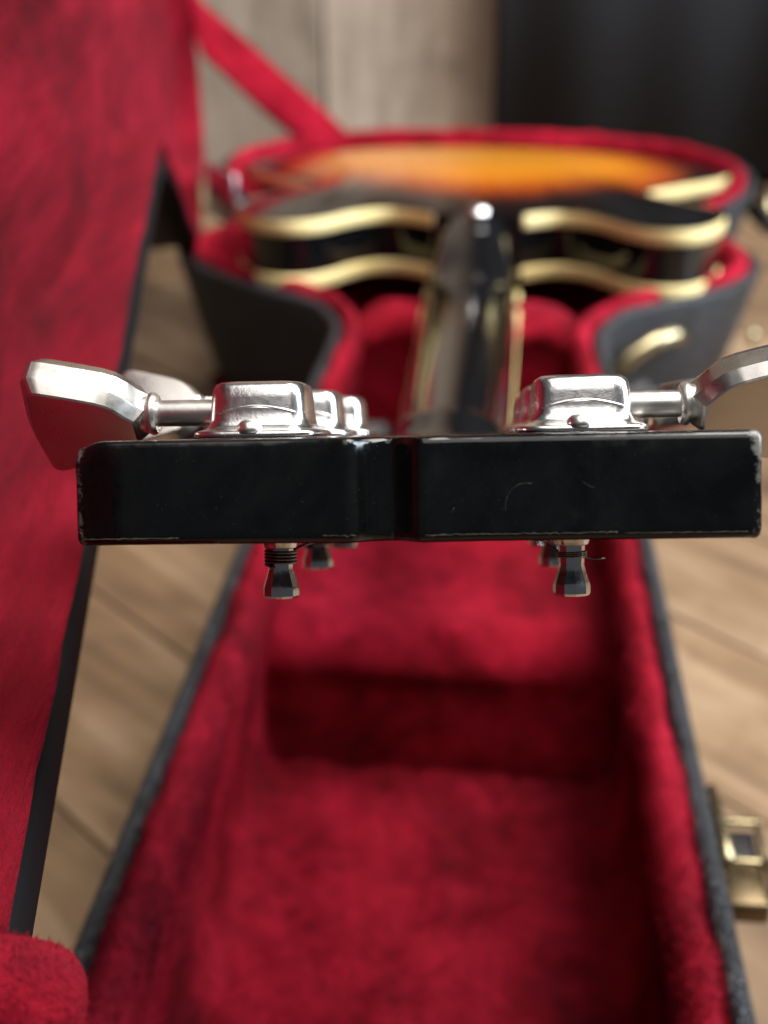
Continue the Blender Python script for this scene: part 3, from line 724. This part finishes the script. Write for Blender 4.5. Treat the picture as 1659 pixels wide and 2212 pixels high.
# bindings: a rounded strip along each edge, interrupted at the heel
def binding(h0, name):
    keep = [(p, nn) for p, nn in zip(BO, BN)]
    # start / end at the neck: BO is closed through the neck gap, drop points inside |u| < .0255 near v<.8
    idx = [i for i, (p, nn) in enumerate(keep) if not (abs(p[0]) < 0.0262 and p[1] < 0.80)]
    # rotate so the sequence is contiguous
    st = next((k for k in range(len(idx)) if (idx[k] - 1) % len(keep) not in set(idx)), 0)
    seq = idx[st:] + idx[:st]
    prof = [(0.0006, 0.0), (-0.0004, -0.0002), (-0.0009, -0.0011), (-0.0010, -0.0045), (-0.0009, -0.0078), (-0.0004, -0.0086), (0.0008, -0.0088), (0.003, -0.0045)]
    rings = []
    for i in seq:
        p, nn = keep[i]; rings.append([gc(*(p + nn * o), zback(p[1]) + h0 + h) for o, h in prof])
    return link(name, pym(name, *loft(rings, True, True, True)), BIN, body)
binding(-0.0002, 'binding'); binding(-0.0330, 'binding')
# strap button on the heel
sb = lathe([(0.001, 0.0), (0.0065, 0.0), (0.0068, 0.0015), (0.0045, 0.003), (0.004, 0.006), (0.0062, 0.008), (0.0065, 0.0095), (0.005, 0.0108), (0.0005, 0.0112)], 20)
link('strap_button', pym('strap_button', *sb), POST, guitar, GM @ Matrix.Translation((0.002, 0.603, -0.2075)) @ Matrix.Rotation(rad(25), 4, 'X'))

# ------------------------------------------------------------------ plush pile: short fibres on the near lining
def pile(name, src, parent, count, reach, ln0, ln1, seed):
    me = src.data; me.calc_loop_triangles(); n = len(me.vertices)
    co = np.empty(n * 3, 'f4'); me.vertices.foreach_get('co', co); co = co.reshape(-1, 3)
    vn = np.empty(n * 3, 'f4'); me.vertices.foreach_get('normal', vn); vn = vn.reshape(-1, 3)
    t = np.empty(len(me.loop_triangles) * 3, 'i4'); me.loop_triangles.foreach_get('vertices', t); t = t.reshape(-1, 3)
    A, B, C = co[t[:, 0]], co[t[:, 1]], co[t[:, 2]]
    off = np.array((src.matrix_basis.translation + (src.parent.matrix_basis.translation if src.parent.type == 'MESH' else Vector()) + case_loc))
    ctr_ = (A + B + C) / 3 + off; d = np.linalg.norm(ctr_, axis=1)
    wgt = np.linalg.norm(np.cross(B - A, C - A), axis=1) / d ** 2; wgt[d > reach] = 0
    rg = np.random.default_rng(seed); idx = rg.choice(len(t), count, p=wgt / wgt.sum())
    a = rg.random(count); b = rg.random(count); m = a + b > 1; a[m] = 1 - a[m]; b[m] = 1 - b[m]
    P = A[idx] + (B - A)[idx] * a[:, None] + (C - A)[idx] * b[:, None]
    N = vn[t[idx, 0]] * (1 - a - b)[:, None] + vn[t[idx, 1]] * a[:, None] + vn[t[idx, 2]] * b[:, None]
    Q = P * 1.0
    def wave(q, k, ph): return np.sin(q @ np.array(k) + ph) 
    L = np.stack([wave(Q, (61, 33, 47), .3) + wave(Q, (-120, 83, 31), 1.1) * .6, wave(Q, (29, -71, 53), 2.2) + wave(Q, (90, 111, -60), .5) * .6, wave(Q, (-47, 39, 77), 4.0)], 1) * 0.55
    D = N * 0.85 + L + rg.normal(0, 0.30, (count, 3)); D /= np.linalg.norm(D, axis=1)[:, None]
    h = (ln0 + (ln1 - ln0) * rg.random(count))[:, None]
    S = np.cross(D, rg.normal(0, 1, (count, 3))); S /= np.linalg.norm(S, axis=1)[:, None]
    wd = 0.00016
    V = np.empty((count * 3, 3), 'f4'); V[0::3] = P - S * wd - N * 0.0004; V[1::3] = P + S * wd - N * 0.0004; V[2::3] = P + D * h
    nm = bpy.data.meshes.new(name); nm.vertices.add(count * 3); nm.vertices.foreach_set('co', V.ravel())
    nm.loops.add(count * 3); nm.loops.foreach_set('vertex_index', np.arange(count * 3, dtype='i4'))
    nm.polygons.add(count); nm.polygons.foreach_set('loop_start', np.arange(0, count * 3, 3, dtype='i4')); nm.update(calc_edges=True)
    return link(name, nm, src.data.materials[0], parent, src.matrix_basis.copy() if parent is src.parent else None, 'stuff')
pile('plush_pile', lining, case, 190000, 0.62, 0.0012, 0.0026, 3)
pile('plush_pile', pad, lid, 30000, 0.5, 0.0004, 0.0009, 5)
